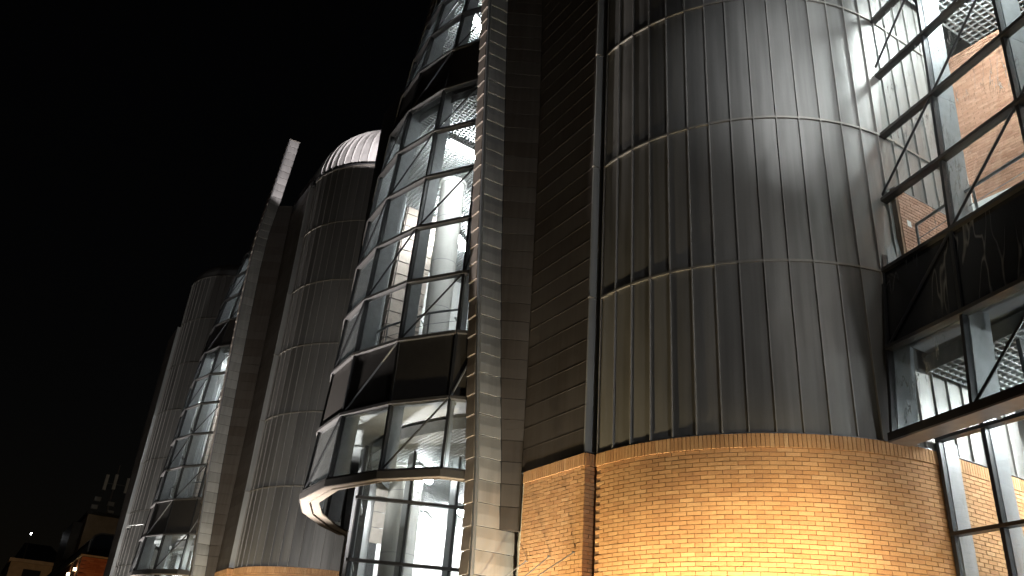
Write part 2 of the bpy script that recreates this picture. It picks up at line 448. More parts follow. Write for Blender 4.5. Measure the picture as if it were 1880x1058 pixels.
def arc_slots(cen, rad, a0, a1, z0, z1, slots, skip=None):
    n = int((z1-z0)/CH+1e-6); step = math.degrees(BL/rad)
    for k in range(n):
        z = z1-CH*(k+.5); a = a0+(step/2 if k % 2 else 0)
        while a+step/2 < a1:
            am = a+step/2
            if not (skip and skip(am, z)):
                slots.append((cyl(cen, rad-0.025, am, z), R_(am+90), BL))
            a += step
def flat_slots(x0, x1, y, z0, z1, slots):
    n = int((z1-z0)/CH+1e-6)
    for k in range(n):
        z = z1-CH*(k+.5); x = x0
        first = BL/2 if k % 2 else BL
        l = first
        while x < x1-0.02:
            l = min(l, x1-x)
            slots.append(((x+l/2, y+0.025, z), 0.0, l)); x += l; l = BL
RB = 3.46; SOL = 0.2
def make_plinth(cen, label, limit, zlow, z1=H0, seed=3, a1=0):
    dx, dy = cen[0]-CEN[0], cen[1]-CEN[1]
    xl, xr, yf = -12.0+dx, -10.25+dx, 7.46+dy
    t = thing('brick_plinth_wall', (cen[0], cen[1], GZ), label, 'brick wall', 'brick bases under the zinc drums')
    mb = MB(); n = 60; vs = []
    for z in (GZ, z1-0.012):
        for i in range(n+1): vs.append(cyl(cen, RB-0.012, A_FIRST-3+(a1+2-A_FIRST+3)*i/n, z))
    fs = [(i, i+1, n+2+i, n+1+i) for i in range(n)]
    mb.add(vs, fs)
    mb.box(cen[0]+RB-0.4, cen[1]-.1, GZ, cen[0]+RB-0.012, cen[1]+3.3, z1-0.012)
    mb.box(xl, yf+0.012, GZ, xr-0.012, yf+0.5, z1-0.012)
    build(mb, 'mortar_core', 'mortar', t)
    slots = []
    arc_slots(cen, RB, A_FIRST-0.5, a1, zlow, z1-SOL, slots)
    flat_slots(xl, xr, yf, zlow, z1-SOL, slots)
    k = 0
    z = z1-SOL-CH/2
    while z > zlow:                                       # return face of the pier
        y = yf
        for l in ((BL/2, BL/2, BL/2) if k % 2 else (BL, BL/2)):
            slots.append(((xr-0.025, y+l/2, z), math.pi/2, l)); y += l
        k += 1; z -= CH
    for k in range(int((z1-SOL-zlow)/CH)):                 # straight flank inside the glass
        y = cen[1]+.02-(BL/2 if k % 2 else 0)
        while y < cen[1]+3.2: slots.append(((cen[0]+RB-.025, y+BL/2, z1-SOL-CH*(k+.5)), math.pi/2, BL)); y += BL
    brick_wall(t, slots, limit, seed)
    sol = MB(); r = random.Random(5)
    step = math.degrees(CH/RB); a = A_FIRST-0.5
    while a < a1:                                         # soldier course, a little proud
        c = Vector(cyl(cen, RB-0.006, a+step/2, z1-SOL/2)); rot = Matrix.Rotation(R_(a+step/2+90), 3, 'Z')
        b = brick_mesh(CH-0.008, SOL-0.008, 0.055+r.uniform(-.003, .003), r); sol.add([rot @ v + c for v in b.v], b.f); a += step
    x = xl
    while x < xr-0.02:
        b = brick_mesh(CH-0.008, SOL-0.008, 0.055, r); c = Vector((x+CH/2, yf+0.006, z1-SOL/2)); sol.add([v+c for v in b.v], b.f); x += CH
    for i in range(3):
        rot = Matrix.Rotation(math.pi/2, 3, 'Z'); c = Vector((xr-0.005, yf+0.03+CH*i, z1-SOL/2)); b = brick_mesh(CH-0.008, SOL-0.008, 0.055, r); sol.add([rot @ v + c for v in b.v], b.f)
    for i in range(54):
        rot = Matrix.Rotation(math.pi/2, 3, 'Z'); c = Vector((cen[0]+RB-.018, cen[1]+.03+CH*i, z1-SOL/2)); b = brick_mesh(CH-0.008, SOL-0.008, 0.055, r); sol.add([rot @ v + c for v in b.v], b.f)
    build(sol, 'soldier_course', 'brick', t, kind='stuff')
    mb = MB(); q = 50
    for i in range(q):
        b0 = A_FIRST+(a1-A_FIRST)*i/q; b1 = A_FIRST+(a1-A_FIRST)*(i+1)/q
        mb.hexa([cyl(cen, RB+0.01, b0, z1+0.001), cyl(cen, RB+0.01, b1, z1+0.001), cyl(cen, RB+0.01, b1, z1+0.016), cyl(cen, RB+0.01, b0, z1+0.016)],
                [cyl(cen, RB-0.1, b0, z1+0.001), cyl(cen, RB-0.1, b1, z1+0.001), cyl(cen, RB-0.1, b1, z1+0.016), cyl(cen, RB-0.1, b0, z1+0.016)])
    mb.box(cen[0]+RB-.1, cen[1], z1+.002, cen[0]+RB+.03, cen[1]+3.25, z1+.014)
    build(mb, 'coping_strip', 'trim', t)
    return t
make_plinth(CEN, 'curved brick base glowing orange under the nearest drum', 300, GZ+0.02, seed=3)
make_plinth((CEN[0]-P2, CEN[1]), 'brick base under the domed drum at the bottom edge', 40, 2.2, seed=9)
make_plinth(D3, 'brick base of the farthest drum low at the left', 0, 1.2, D3Z, seed=11)

# ------------------------------------------------------------------ flat zinc walls with corner strip
PH = 0.385                                                # height of one horizontal sheet
def make_sidewall(cen, z0, z1, label, roof=True):
    dx, dy = cen[0]-CEN[0], cen[1]-CEN[1]
    x0, x1, y = -12.95+dx, -10.33+dx, 7.5+dy
    t = thing('zinc_side_wall', (x0, y, z0), label, 'wall', 'flat zinc walls beside the drums')
    mb = MB(); mb.box(x0, y+0.012, z0-0.01, x1-0.012, y+0.6, z1); build(mb, 'core', 'dark', t)
    mb = MB()
    mb.plate((x0, y, z0+0.006), (x1, y, z0+0.006), (x1, y, z0+PH-0.005), (x0, y, z0+PH-0.005), 0.013, 0.002, 0.0, (0, -1, 0))
    mb.bar((x0, y-0.006, z0+PH), (x1, y-0.006, z0+PH), 0.026, 0.009)
    me = mb.mesh('cladding_panel', M['zinc_dark'], False, (x0, y, z0))
    z = z0
    while z+PH < z1+0.1: inst(me, 'cladding_panel', t, (x0, y, z)); z += PH
    mb = MB()                                             # return strip towards the drum
    zz = z0
    while zz < z1-0.1:
        ze = min(zz+S, z1)
        mb = MB()
        mb.plate((x1, y-0.02, zz+0.012), (x1, y+0.24, zz+0.012), (x1, y+0.24, ze-0.012), (x1, y-0.02, ze-0.012), 0.03, 0.004, 0, (1, 0, 0))
        build(mb, 'corner_trim', 'zinc_light', t, True)
        mb = MB(); mb.box(x1-0.005, y-0.04, ze-0.011, x1+0.05, y+0.25, ze+0.011); build(mb, 'trim_joint', 'seam', t)
        zz += S
    mb = MB(); mb.box(x0, y-0.035, z0-0.03, x1+0.04, y+0.2, z0-0.002); build(mb, 'base_flashing', 'dark', t)
    if roof:                                              # ribbed barrel roof continuing the dome to the left
        zt = H0+6*S; K = 12; pw = 0.36
        def rp(x, e, r): return (x, cen[1]-r*math.cos(R_(e)), zt+0.08+r*math.sin(R_(e)))
        mb = MB(); x = cen[0]-pw
        es = [2+84*i/K for i in range(K+1)]
        for a, b in zip(es, es[1:]):
            mb.hexa([rp(x+.004, a, RZ), rp(x+pw-.004, a, RZ), rp(x+pw-.004, b, RZ), rp(x+.004, b, RZ)], [rp(x+.004, a, RZ-.04), rp(x+pw-.004, a, RZ-.04), rp(x+pw-.004, b, RZ-.04), rp(x+.004, b, RZ-.04)])
            mb.hexa([rp(x-.008, a, RZ+.05), rp(x+.008, a, RZ+.05), rp(x+.008, b, RZ+.05), rp(x-.008, b, RZ+.05)], [rp(x-.008, a, RZ-.03), rp(x+.008, a, RZ-.03), rp(x+.008, b, RZ-.03), rp(x-.008, b, RZ-.03)])
        me = mb.mesh('roof_panel', M['zinc_light'], False, (x, cen[1], zt))
        for i in range(9): inst(me, 'roof_panel', t, (x-pw*i, cen[1], zt))
        mb = MB(); mb.box(x-pw*8, y+.01, zt-.16, cen[0], y+.3, zt+.1); build(mb, 'eaves_board', 'dark', t)
    return t
make_sidewall(CEN, H0+0.03, H0+6*S-0.1, 'dark brown flat zinc wall left of the nearest drum')
make_sidewall((CEN[0]-P2, CEN[1]), H0+0.03, H0+6*S-0.1, 'flat zinc wall between the middle fin and domed drum')
make_sidewall(D3, D3Z+0.03, D3Z+6*S, 'narrow flat zinc wall at the far left building end', False)

# ------------------------------------------------------------------ blade fins
XF = [(-1.3, -12.2), (3.67, -12.31), (5.28, -12.4), (7.55, -12.51), (10.2, -12.66), (11.7, -12.76), (13.3, -12.88), (15.1, -13.0), (18, -13.19), (20.3, -13.33), (23.7, -13.5)]
YO = [(-1.3, 6.78), (2.5, 6.75), (3.67, 6.70), (5.28, 6.60), (7.55, 6.47), (10.2, 6.39), (11.7, 6.35), (13.3, 6.32), (15.1, 6.29), (16.5, 6.28), (18.2, 6.32), (19.2, 6.42), (20.3, 6.54), (22, 6.68), (23.7, 6.82)]
XW = [(3.67, -12.12), (5.28, -12.15), (7.55, -12.2), (10.2, -12.29), (11.7, -12.36), (13.3, -12.46), (15.1, -12.58), (19.8, -12.9), (23.7, -13.1)]
LSH = [(3, 0.9), (13, 1.3), (17, 0.8), (24, 0.7)]
BC = -16.45                                               # axis of a glazed bay
def make_fin(side, label, chamfer=True):
    """side +1: right of the bay; -1: mirrored to the left of the bay"""
    def mx(p): return p if side > 0 else (2*BC-p[0], p[1]+lerp(LSH, p[2]), p[2])
    t = thing('blade_fin', mx((-12.5, 6.9, GZ)), label, 'fin', 'tall plated zinc fins beside the glazed bays')
    zs = [2.6+PH*i for i in range(-10, 56)]
    dep, wid = 0.46, 0.39
    core = MB()
    grey = lambda z: lerp(XF, z)
    for z0, z1 in zip(zs, zs[1:]):
        a, b = [], []
        for z in (z0, z1):
            x, y = lerp(XF, z), lerp(YO, z)
            a.append(((x-wid+.02, y+.02, z), (x-.02, y+.02, z), (x-.02, y+dep+(.25 if z < 18 else -.01), z), (x-wid+.02, y+dep+(.25 if z < 18 else -.01), z)))
        core.hexa([mx(p) for p in a[0]], [mx(p) for p in a[1]])
    build(core, 'core', 'dark', t)
    e = 0.006
    def put(name, m, pts, n, bul, lip, th=0.012):
        mb = MB(); n = Vector(n)
        if side < 0: n.x = -n.x
        mb.plate(*[mx(p) for p in pts], th, bul, lip, n); return build(mb, name, m, t)
    for z0, z1 in zip(zs, zs[1:]):
        xa, xb, ya, yb = lerp(XF, z0), lerp(XF, z1), lerp(YO, z0), lerp(YO, z1)
        zz0, zz1 = z0+e, z1-e
        d0 = dep if z0 > 2.5 else dep+0.3
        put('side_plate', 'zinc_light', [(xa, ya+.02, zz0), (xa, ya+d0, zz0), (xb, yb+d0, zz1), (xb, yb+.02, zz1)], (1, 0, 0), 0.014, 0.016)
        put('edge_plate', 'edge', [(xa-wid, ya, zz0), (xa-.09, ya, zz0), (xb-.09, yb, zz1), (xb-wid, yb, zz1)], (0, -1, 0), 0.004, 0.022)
        if z0 > 3.0:
            put('inner_plate', 'edge', [(xa-wid, ya+.02, zz0), (xa-wid, ya+(1.0 if z0 < 18 else dep), zz0), (xb-wid, yb+(1.0 if z0 < 18 else dep), zz1), (xb-wid, yb+.02, zz1)], (-1, 0, 0), 0.004, 0.02)
        if chamfer and 2.5 < z0 < 19.7:
            wa, wb = lerp(XW, z0), lerp(XW, z1)
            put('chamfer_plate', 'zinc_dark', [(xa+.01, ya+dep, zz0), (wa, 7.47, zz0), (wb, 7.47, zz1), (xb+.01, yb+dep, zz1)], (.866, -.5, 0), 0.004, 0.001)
    if chamfer:                                           # backing sheet behind the chamfer plates
        mb = MB()
        for z0, z1 in zip(zs, zs[1:]):
            if not 2.5 < z0 < 19.7: continue
            q = []
            for z in (z0, z1):
                x, y, w = lerp(XF, z), lerp(YO, z)+dep, lerp(XW, z)
                q.append(((x, y+.03, z), (w-.01, 7.5, z), (w-.05, 7.56, z), (x-.05, y+.09, z)))
            mb.hexa([mx(p) for p in q[0]], [mx(p) for p in q[1]])
        build(mb, 'chamfer_backing', 'zinc_dark', t)
    mb = MB()                                             # corner profile between edge and side
    for z0, z1 in zip(zs, zs[1:]):
        pa = mx((lerp(XF, z0)-.03, lerp(YO, z0)-.005, z0)); pb = mx((lerp(XF, z1)-.03, lerp(YO, z1)-.005, z1))
        mb.bar(pa, pb, 0.06, 0.05, (0, 1, 0))
    build(mb, 'corner_profile', 'trim', t)
    mb = MB()
    for z0, z1 in zip(zs, zs[1:]):
        if not 2.5 < z0 < 19.7: continue
        mb.bar(mx((lerp(XF, z0)+.012, lerp(YO, z0)+dep+.005, z0)), mx((lerp(XF, z1)+.012, lerp(YO, z1)+dep+.005, z1)), 0.035, 0.03, (0, 1, 0))
    build(mb, 'chamfer_profile', 'dark', t)
    z = zs[-1]; x, y = lerp(XF, z), lerp(YO, z)
    mb = MB(); mb.hexa([mx((x-wid-.03, y-.03, z)), mx((x+.03, y-.03, z)), mx((x+.03, y+dep+.03, z)), mx((x-wid-.03, y+dep+.03, z))],
                       [mx((x-wid-.03, y-.03, z+.05)), mx((x+.03, y-.03, z+.05)), mx((x+.03, y+dep+.03, z+.05)), mx((x-wid-.03, y+dep+.03, z+.05))])
    build(mb, 'top_cap', 'seam', t)
    return t
fin1 = make_fin(1, 'tall grey plated fin between the big glazed bay and brown wall')
fin1l = make_fin(-1, 'plated fin showing behind the top left of the big glazed bay', False)
fin2 = copy_tree(fin1, -P2, label='plated fin with a bright tip rising beside the domed drum')
fin2l = copy_tree(fin1l, -P2, label='dark fin at the far side of the small glazed bay')

# ------------------------------------------------------------------ glazed bays
def frame_bar(mb, a, b, n, w, d, inset=0.0):              # bar a-b, width w across, depth d along n
    a = Vector(a); b = Vector(b); n = Vector(n).normalized(); s = (b-a).cross(n).normalized()*w/2
    o = n*(d/2-inset); i = n*(-d/2-inset)
    mb.hexa([a-s+o, a+s+o, b+s+o, b-s+o], [a-s+i, a+s+i, b+s+i, b-s+i])
def glazing(t, V, zrow, spandrels, braces, glass, plates=True, outside=(0, -1, 0), plate_from=0, plate_w=0.3, tm='transom'):
    """V[k][i]: vertex i of row line k.  Builds panes, spandrel panels, mullions, transoms, braces and column plates."""
    nk, ni = len(V), len(V[0])
    Vv = [[Vector((*V[k][i], zrow[k])) for i in range(ni)] for k in range(nk)]
    def nrm(k, i):
        k2 = min(k, nk-2); i2 = min(i, ni-2)
        n = (Vv[k2][i2+1]-Vv[k2][i2]).cross(Vv[k2+1][i2]-Vv[k2][i2]).normalized()
        return n if n.dot(Vector(outside)) > 0 else -n
    def vn(k, i): return (nrm(k, max(i-1, 0))+nrm(k, min(i, ni-2))).normalized()
    for k in range(nk-1):
        for i in range(ni-1):
            a, b, c, d = Vv[k][i], Vv[k][i+1], Vv[k+1][i+1], Vv[k+1][i]; n = nrm(k, i)
            mb = MB()
            if k in spandrels:
                o = n*0.012; q = n*-0.03
                mb.hexa([a+o, b+o, c+o, d+o], [a+q, b+q, c+q, d+q]); build(mb, 'spandrel_panel', 'spandrel' if glass == 'glass' else 'spandrel_lined', t)
            else:
                o = n*0.006; q = n*-0.006
                mb.hexa([a+o, b+o, c+o, d+o], [a+q, b+q, c+q, d+q]); build(mb, 'pane', glass, t)
            if (k+i) % 2 == braces:
                p0, p1 = (a, c) if (V[k][i+1][0] > V[k][i][0]) else (b, d)
                mb = MB(); mb.tube(p0+n*0.035, p1+n*0.035, 0.021, 6); build(mb, 'brace', 'dark' if k not in spandrels or glass == 'glass_lined' else 'trim', t)
    for i in range(ni):
        mb = MB()
        for k in range(nk-1): frame_bar(mb, Vv[k][i], Vv[k+1][i], vn(k, i), 0.05, 0.09)
        build(mb, 'mullion', 'dark', t)
        if plates and 0 < i < ni-1 or (plates and i == plate_from):
            mb = MB()
            for k in range(nk-1):
                n = vn(k, i); a, b = Vv[k][i]-n*0.05, Vv[k+1][i]-n*0.05
                frame_bar(mb, a, b, n, 0.07, plate_w, plate_w/2)
            cp = build(mb, 'column_plate', 'plate', t)
            if plate_w > 0.32:
                mb = MB()
                for k in range(1, nk-1):
                    n = vn(k, i); q = Vv[k][i]-n*.12; sd = Vector((0, 0, 1)).cross(n).normalized()
                    for du in (.0, .05, .1, .15):
                        for dz in (-.14, -.19):
                            c = q-n*du+Vector((0, 0, dz))
                            for sg in (1, -1): mb.tube(c+sd*sg*.03, c+sd*sg*.045, .008, 6)
                build(mb, 'bolt', 'seam', cp, kind='stuff')
    for k in range(nk):
        mb = MB()
        for i in range(ni-1):
            n = nrm(k, i); a, b = Vv[k][i], Vv[k][i+1]
            s = (b-a).cross(n).normalized()
            frame_bar(mb, a, b, n, 0.06, 0.13, -0.015)
        build(mb, 'transom', tm, t)
    return Vv, nrm, vn
X1 = [-15.38,-15.5,-15.62,-15.72,-15.77,-15.8,-15.83,-15.86,-15.89,-15.93,-15.97,-16.0]
Y1 = [5.2,5.3,5.39,5.47,5.55,5.62,5.72,5.84,5.98,6.15,6.35,6.6]
X2 = [-14.0,-14.15,-14.28,-14.37,-14.42,-14.46,-14.53,-14.63,-14.68,-14.75,-14.83,-14.92]
Y2 = [5.65,5.73,5.78,5.83,5.88,5.95,6.03,6.14,6.28,6.43,6.62,6.85]
X3 = [-12.95,-13.05,-13.15,-13.25,-13.31,-13.4,-13.5,-13.6,-13.7,-13.8,-13.9,-14.0]
Y3 = [6.35,6.41,6.46,6.52,6.56,6.6,6.68,6.75,6.85,7.0,7.2,7.4]
ZR = [H0+ROW*k for k in range(12)]
def bay_rows():
    V = []
    for k in range(12):
        x4 = lerp(XF, ZR[k])-0.40; y4 = max(Y3[k]+0.12, lerp(YO, ZR[k])+0.35)
        right = [(X1[k], Y1[k]), (X2[k], Y2[k]), (min(X3[k], x4-.05), Y3[k]), (x4, y4)]
        xa = -16.95-0.014*k; xb = xa-1.22+.012*k; xc = xb-1.3+.022*k
        left = [(min(2*BC-x4, xc-.3), max(Y3[k]+.45, y4+.3)), (xc, Y3[k]+.3), (xb, Y2[k]+.08), (xa, Y1[k]+.05)]
        V.append(left+right)
    return V
def make_bay(label):
    t = thing('glass_bay', (BC, 6.5, H0), label, 'glazed bay', 'bulging glazed bays of the facade')
    V = bay_rows()
    Vv, nrm, vn = glazing(t, V, ZR, (1, 7), 1, 'glass')
    # ledge beam round the foot: outer fascia, soffit, inner lip
    out, inn = [], []
    for i in range(8):
        n = vn(0, i); n.z = 0; n.normalize()
        out.append(Vv[0][i]+n*0.09); inn.append(Vv[0][i]-n*(.34, .36, .36, .32, .22, .12, .07, .05)[i])
    up1 = Vector((0, 0, 0.0)); dn = Vector((0, 0, -0.13))
    mb = MB()
    for i in range(7):
        mb.hexa([out[i]+dn, out[i+1]+dn, out[i+1]+up1, out[i]+up1], [out[i]+dn-(out[i]-inn[i])*.12, out[i+1]+dn-(out[i+1]-inn[i+1])*.12, out[i+1]+up1-(out[i+1]-inn[i+1])*.12, out[i]+up1-(out[i]-inn[i])*.12])
    build(mb, 'ledge_fascia', 'spandrel', t)
    mb = MB(); d1 = Vector((0, 0, -0.14)); d2 = Vector((0, 0, -0.105))
    for i in range(7):
        a, b = out[i]*.94+inn[i]*.06, out[i+1]*.94+inn[i+1]*.06
        mb.hexa([a+d1, b+d1, b+d2, a+d2], [inn[i]+d1, inn[i+1]+d1, inn[i+1]+d2, inn[i]+d2])
    build(mb, 'ledge_soffit', 'soffit', t)
    mb = MB(); d3 = Vector((0, 0, -0.17)); 
    for i in range(7):
        a, b = out[i]*.5+inn[i]*.5, out[i+1]*.5+inn[i+1]*.5
        c, d = out[i]*.46+inn[i]*.54, out[i+1]*.46+inn[i+1]*.54
        mb.hexa([a+d3, b+d3, b+d1, a+d1], [c+d3, d+d3, d+d1, c+d1])
    build(mb, 'soffit_rib', 'soffit', t)
    # sloping zinc cap above the last row
    mb = MB(); top = Vv[11]; rid = []
    for v in top: rid.append(Vector((BC+(v.x-BC)*0.8, v.y+1.9, 22.3)))
    for i in range(7):
        mb.hexa([top[i], top[i+1], rid[i+1], rid[i]], [top[i]+Vector((0,.1,-.05)), top[i+1]+Vector((0,.1,-.05)), rid[i+1]+Vector((0,.1,-.05)), rid[i]+Vector((0,.1,-.05))])
    build(mb, 'roof_slope', 'zinc_dark', t)
    mb = MB(); mb.add(rid+[Vector((v.x, 12, 22.6)) for v in rid], [(i, i+1, 9+i, 8+i) for i in range(7)]); build(mb, 'roof_deck', 'zinc_dark', t)
    return t
bay1 = make_bay('big bulging glazed bay lit inside between two zinc fins')
bay2 = copy_tree(bay1, -P2, label='small distant glazed bay left of the domed drum')

# recessed ground floor glazing below the bays
def make_entrance(label):
    t = thing('entrance_glazing', (-16.4, 6.3, GZ), label, 'glass wall', 'recessed ground floor glass under the bays')
    zz = [GZ, GZ+1.2, 1.12, 2.36, 3.6]; zt = 4.69
    L = [(-18.1, 6.95), (-16.45, 6.25), (-16.05, 7.2), (-15.68, 8.1), (-15.3, 9.0), (-14.9, 9.95)]
    zs = zz[1:5]+[zt]
    for k in range(len(zs)-1):
        for i in range(len(L)-1):
            a, b = L[i], L[i+1]
            mb = MB(); d = Vector((b[0]-a[0], b[1]-a[1], 0)).normalized(); n = Vector((d.y, -d.x, 0))*0.006
            P = [Vector((*a, zs[k])), Vector((*b, zs[k])), Vector((*b, zs[k+1])), Vector((*a, zs[k+1]))]
            if i == 0 and k < 2:
                mb.hexa([p+n*5 for p in P], [p-n*5 for p in P]); build(mb, 'dark_panel', 'dark', t)
            else:
                mb.hexa([p+n for p in P], [p-n for p in P]); build(mb, 'pane', 'glass', t)
    for i, a in enumerate(L):
        mb = MB(); w = 0.07 if i == 1 else 0.045
        mb.box(a[0]-w/2, a[1]-w/2, GZ, a[0]+w/2, a[1]+w/2, zt); build(mb, 'mullion', 'dark', t)
        if i:
            mb = MB(); mb.box(a[0]-0.36, a[1]+0.02, GZ, a[0]-0.08, a[1]+0.1, zt); build(mb, 'column_plate', 'plate', t)
    for z in (1.12, 2.36, 3.6):
        mb = MB()
        for a, b in zip(L, L[1:]): mb.bar((a[0]+.02, a[1]-.02, z), (b[0]+.02, b[1]-.02, z), 0.13, 0.06)
        build(mb, 'transom', 'transom', t)
    return t
ent1 = make_entrance('recessed ground floor glass wall under the big bay')
ent2 = copy_tree(ent1, -P2, label='recessed ground floor glass under the small distant bay')

# the sloping glass wall at the right, running out from the nearest drum
def make_infill():
    t = thing('leaning_glass_wall', (-5.4, 9.7, H0), 'leaning glass wall with diagonal braces at the right edge', 'glass wall')
    y0 = [9.93, 10.14, 10.37, 10.62, 10.83, 10.97, 11.09, 11.2, 11.32, 11.45]
    x0 = [-6.66, -6.68, -6.73, -6.8, -6.85, -6.87, -6.89, -6.9, -6.91, -6.92]
    V = []
    for k in range(10):
        row = []
        for i in range(5):
            row.append((x0[k]+0.03+1.33*i-0.01*k*(i > 0), y0[k]-(0.31*i+0.012*i*i)))
        V.append(row)
    Vv, nrm, vn = glazing(t, V, ZR[:10], (1, 7), 1, 'glass_lined', True, (0.3, -1, 0), 0, 0.34, 'dark_transom')
    mb = MB(); mb2 = MB()
    for i in range(4):
        a, b = Vv[0][i], Vv[0][i+1]; n = nrm(0, i).copy(); n.z = 0; n.normalize()
        u = Vector((0, 0, 0.05)); d = Vector((0, 0, -0.06))
        mb.hexa([a+n*.1+d, b+n*.1+d, b+n*.1+u, a+n*.1+u], [a-n*.02+d, b-n*.02+d, b-n*.02+u, a-n*.02+u])
        d2 = Vector((0, 0, -0.085))
        mb2.hexa([a+n*.1+d2, b+n*.1+d2, b+n*.1+d, a+n*.1+d], [a-n*.24+d2, b-n*.24+d2, b-n*.24+d, a-n*.24+d])
    build(mb, 'ledge_fascia', 'dark', t); build(mb2, 'ledge_soffit', 'trim', t)
    return t
make_infill()
def make_lobby_glass():
    t = thing('lobby_glazing', (-6.6, 10.8, GZ), 'ground floor glass in front of the brick at the bottom right', 'glass wall')
    L = [(-6.57+0.735*i, 10.86-0.125*i) for i in range(7)]; zs = [GZ+.05, GZ+1.2, 1.18, 2.43, 3.72]
    for k in range(len(zs)-1):
        for i in range(6):
            a, b = L[i], L[i+1]; mb = MB()
            mb.hexa([(a[0], a[1]-.006, zs[k]), (b[0], b[1]-.006, zs[k]), (b[0], b[1]-.006, zs[k+1]), (a[0], a[1]-.006, zs[k+1])],
                    [(a[0], a[1]+.006, zs[k]), (b[0], b[1]+.006, zs[k]), (b[0], b[1]+.006, zs[k+1]), (a[0], a[1]+.006, zs[k+1])])
            build(mb, 'pane', 'glass', t)
    for i, a in enumerate(L):
        top = 3.72 if i == 0 else 4.7
        mb = MB(); mb.box(a[0]-.026, a[1]-.05, GZ, a[0]+.026, a[1]+.04, top); build(mb, 'mullion', 'dark', t)
        mb = MB(); mb.box(a[0]-.035, a[1]+.05, GZ, a[0]+.035, a[1]+.36, top); build(mb, 'column_plate', 'plate', t)
    for z in (1.18, 2.43, 3.72):
        mb = MB()
        for a, b in zip(L, L[1:]): mb.bar((a[0], a[1]-.01, z), (b[0], b[1]-.01, z), 0.14, 0.05)
        build(mb, 'transom', 'dark', t)
make_lobby_glass()

# ------------------------------------------------------------------ interiors
def struct(name, mb, m): return build(mb, name, m, None, kind='structure')
def mesh_ceiling(poly_rows, x0, x1, y0f, y1, z, label, pitch=0.1):
    """metal grid ceiling; y0f(x) gives its front edge"""
    t = thing('grid_ceiling', ((x0+x1)/2, y1, z), label, 'ceiling', 'metal grid ceilings behind the glass')
    g = MB(); x = x0
    while x <= x1:
        g.box(x-.009, y0f(x), z, x+.009, y1, z+.06); x += pitch
    ymin = min(y0f(x0), y0f((x0+x1)/2), y0f(x1)); y = ymin
    while y < y1:
        xs = [x0+(x1-x0)*i/60 for i in range(61) if y0f(x0+(x1-x0)*i/60) <= y]
        if xs: g.box(xs[0], y-.009, z+.001, xs[-1], y+.009, z+.059)
        y += pitch
    build(g, 'grid', 'grid', t, kind='stuff')
    b = MB(); n = 24
    for i in range(n):
        xa, xb = x0+(x1-x0)*i/n, x0+(x1-x0)*(i+1)/n
        b.hexa([(xa, y0f(xa), z+.16), (xb, y0f(xb), z+.16), (xb, y1, z+.16), (xa, y1, z+.16)], [(xa, y0f(xa), z+.2), (xb, y0f(xb), z+.2), (xb, y1, z+.2), (xa, y1, z+.2)])
        b.hexa([(xa, y0f(xa)-.02, z-.03), (xb, y0f(xb)-.02, z-.03), (xb, y0f(xb)-.02, z+.2), (xa, y0f(xa)-.02, z+.2)], [(xa, y0f(xa), z-.03), (xb, y0f(xb), z-.03), (xb, y0f(xb), z+.2), (xa, y0f(xa), z+.2)])
    build(b, 'backing_board', 'backing', t)
    return t
def slab(x0, x1, yf, y1, z0, z1, m='grey'):
    mb = MB(); n = 30
    for i in range(n):
        xa, xb = x0+(x1-x0)*i/n, x0+(x1-x0)*(i+1)/n
        mb.hexa([(xa, yf(xa), z0), (xb, yf(xb), z0), (xb, yf(xb), z1), (xa, yf(xa), z1)], [(xa, y1, z0), (xb, y1, z0), (xb, y1, z1), (xa, y1, z1)])
    return struct('floor_slab', mb, m)
def poly_y(V, k, inset):
    pts = sorted(V[k])
    def f(x):
        if x <= pts[0][0] or x >= pts[-1][0]: return max(pts[0][1], 7.55)+inset
        for (xa, ya), (xb, yb) in zip(pts, pts[1:]):
            if x <= xb: return ya+(yb-ya)*(x-xa)/max(xb-xa, 1e-6)+inset
    return f
VB = bay_rows()
TUBES = 'ceiling tube lamps shining behind the glass'
def tube_light(a, b, label, r=0.06, glow='tube'):
    a = Vector(a); b = Vector(b); t = thing('tube_light', (a+b)/2, label, 'lamp', TUBES)
    mb = MB(); mb.tube(a, b, r, 8); build(mb, 'tube', glow, t)
    mb = MB(); mb.bar(a+Vector((0, 0, r+.03)), b+Vector((0, 0, r+.03)), 0.18, 0.03); build(mb, 'housing', 'white', t)
    for e in (a, b):
        mb = MB(); mb.box(e.x-.02, e.y-.02, e.z+r+.03, e.x+.02, e.y+.02, e.z+r+.2); build(mb, 'hanger', 'trim', t)
    return t
def column(x, y, z0, z1, r, label):
    t = thing('concrete_column', (x, y, z0), label, 'column', 'round pale concrete columns behind the glass')
    mb = MB(); mb.tube((x, y, z0), (x, y, z1), r, 28); build(mb, 'shaft', 'concrete', t, True)
    mb = MB(); mb.tube((x, y, z1-.06), (x, y, z1+.02), r+.05, 28); build(mb, 'collar', 'white', t, True)
    mb = MB()
    z = z0+1.35
    while z < z1-.3: mb.tube((x, y, z-.006), (x, y, z+.006), r+.004, 28); z += 1.35
    if mb.v: build(mb, 'formwork_joint', 'grey', t)
    return t
def railing(pts, z, label):
    t = thing('handrail', (*pts[0], z), label, 'railing', 'handrails behind the glass')
    for a, b in zip(pts, pts[1:]):
        mb = MB(); mb.tube((*a, z+.85), (*b, z+.85), 0.025, 8); build(mb, 'rail', 'trim', t)
        for q in (.2, .4, .6):
            mb = MB(); mb.tube((*a, z+q), (*b, z+q), 0.006, 5); build(mb, 'wire', 'trim', t)
    for a in pts:
        mb = MB(); mb.tube((*a, z), (*a, z+.86), 0.02, 6); build(mb, 'post', 'trim', t)
    return t
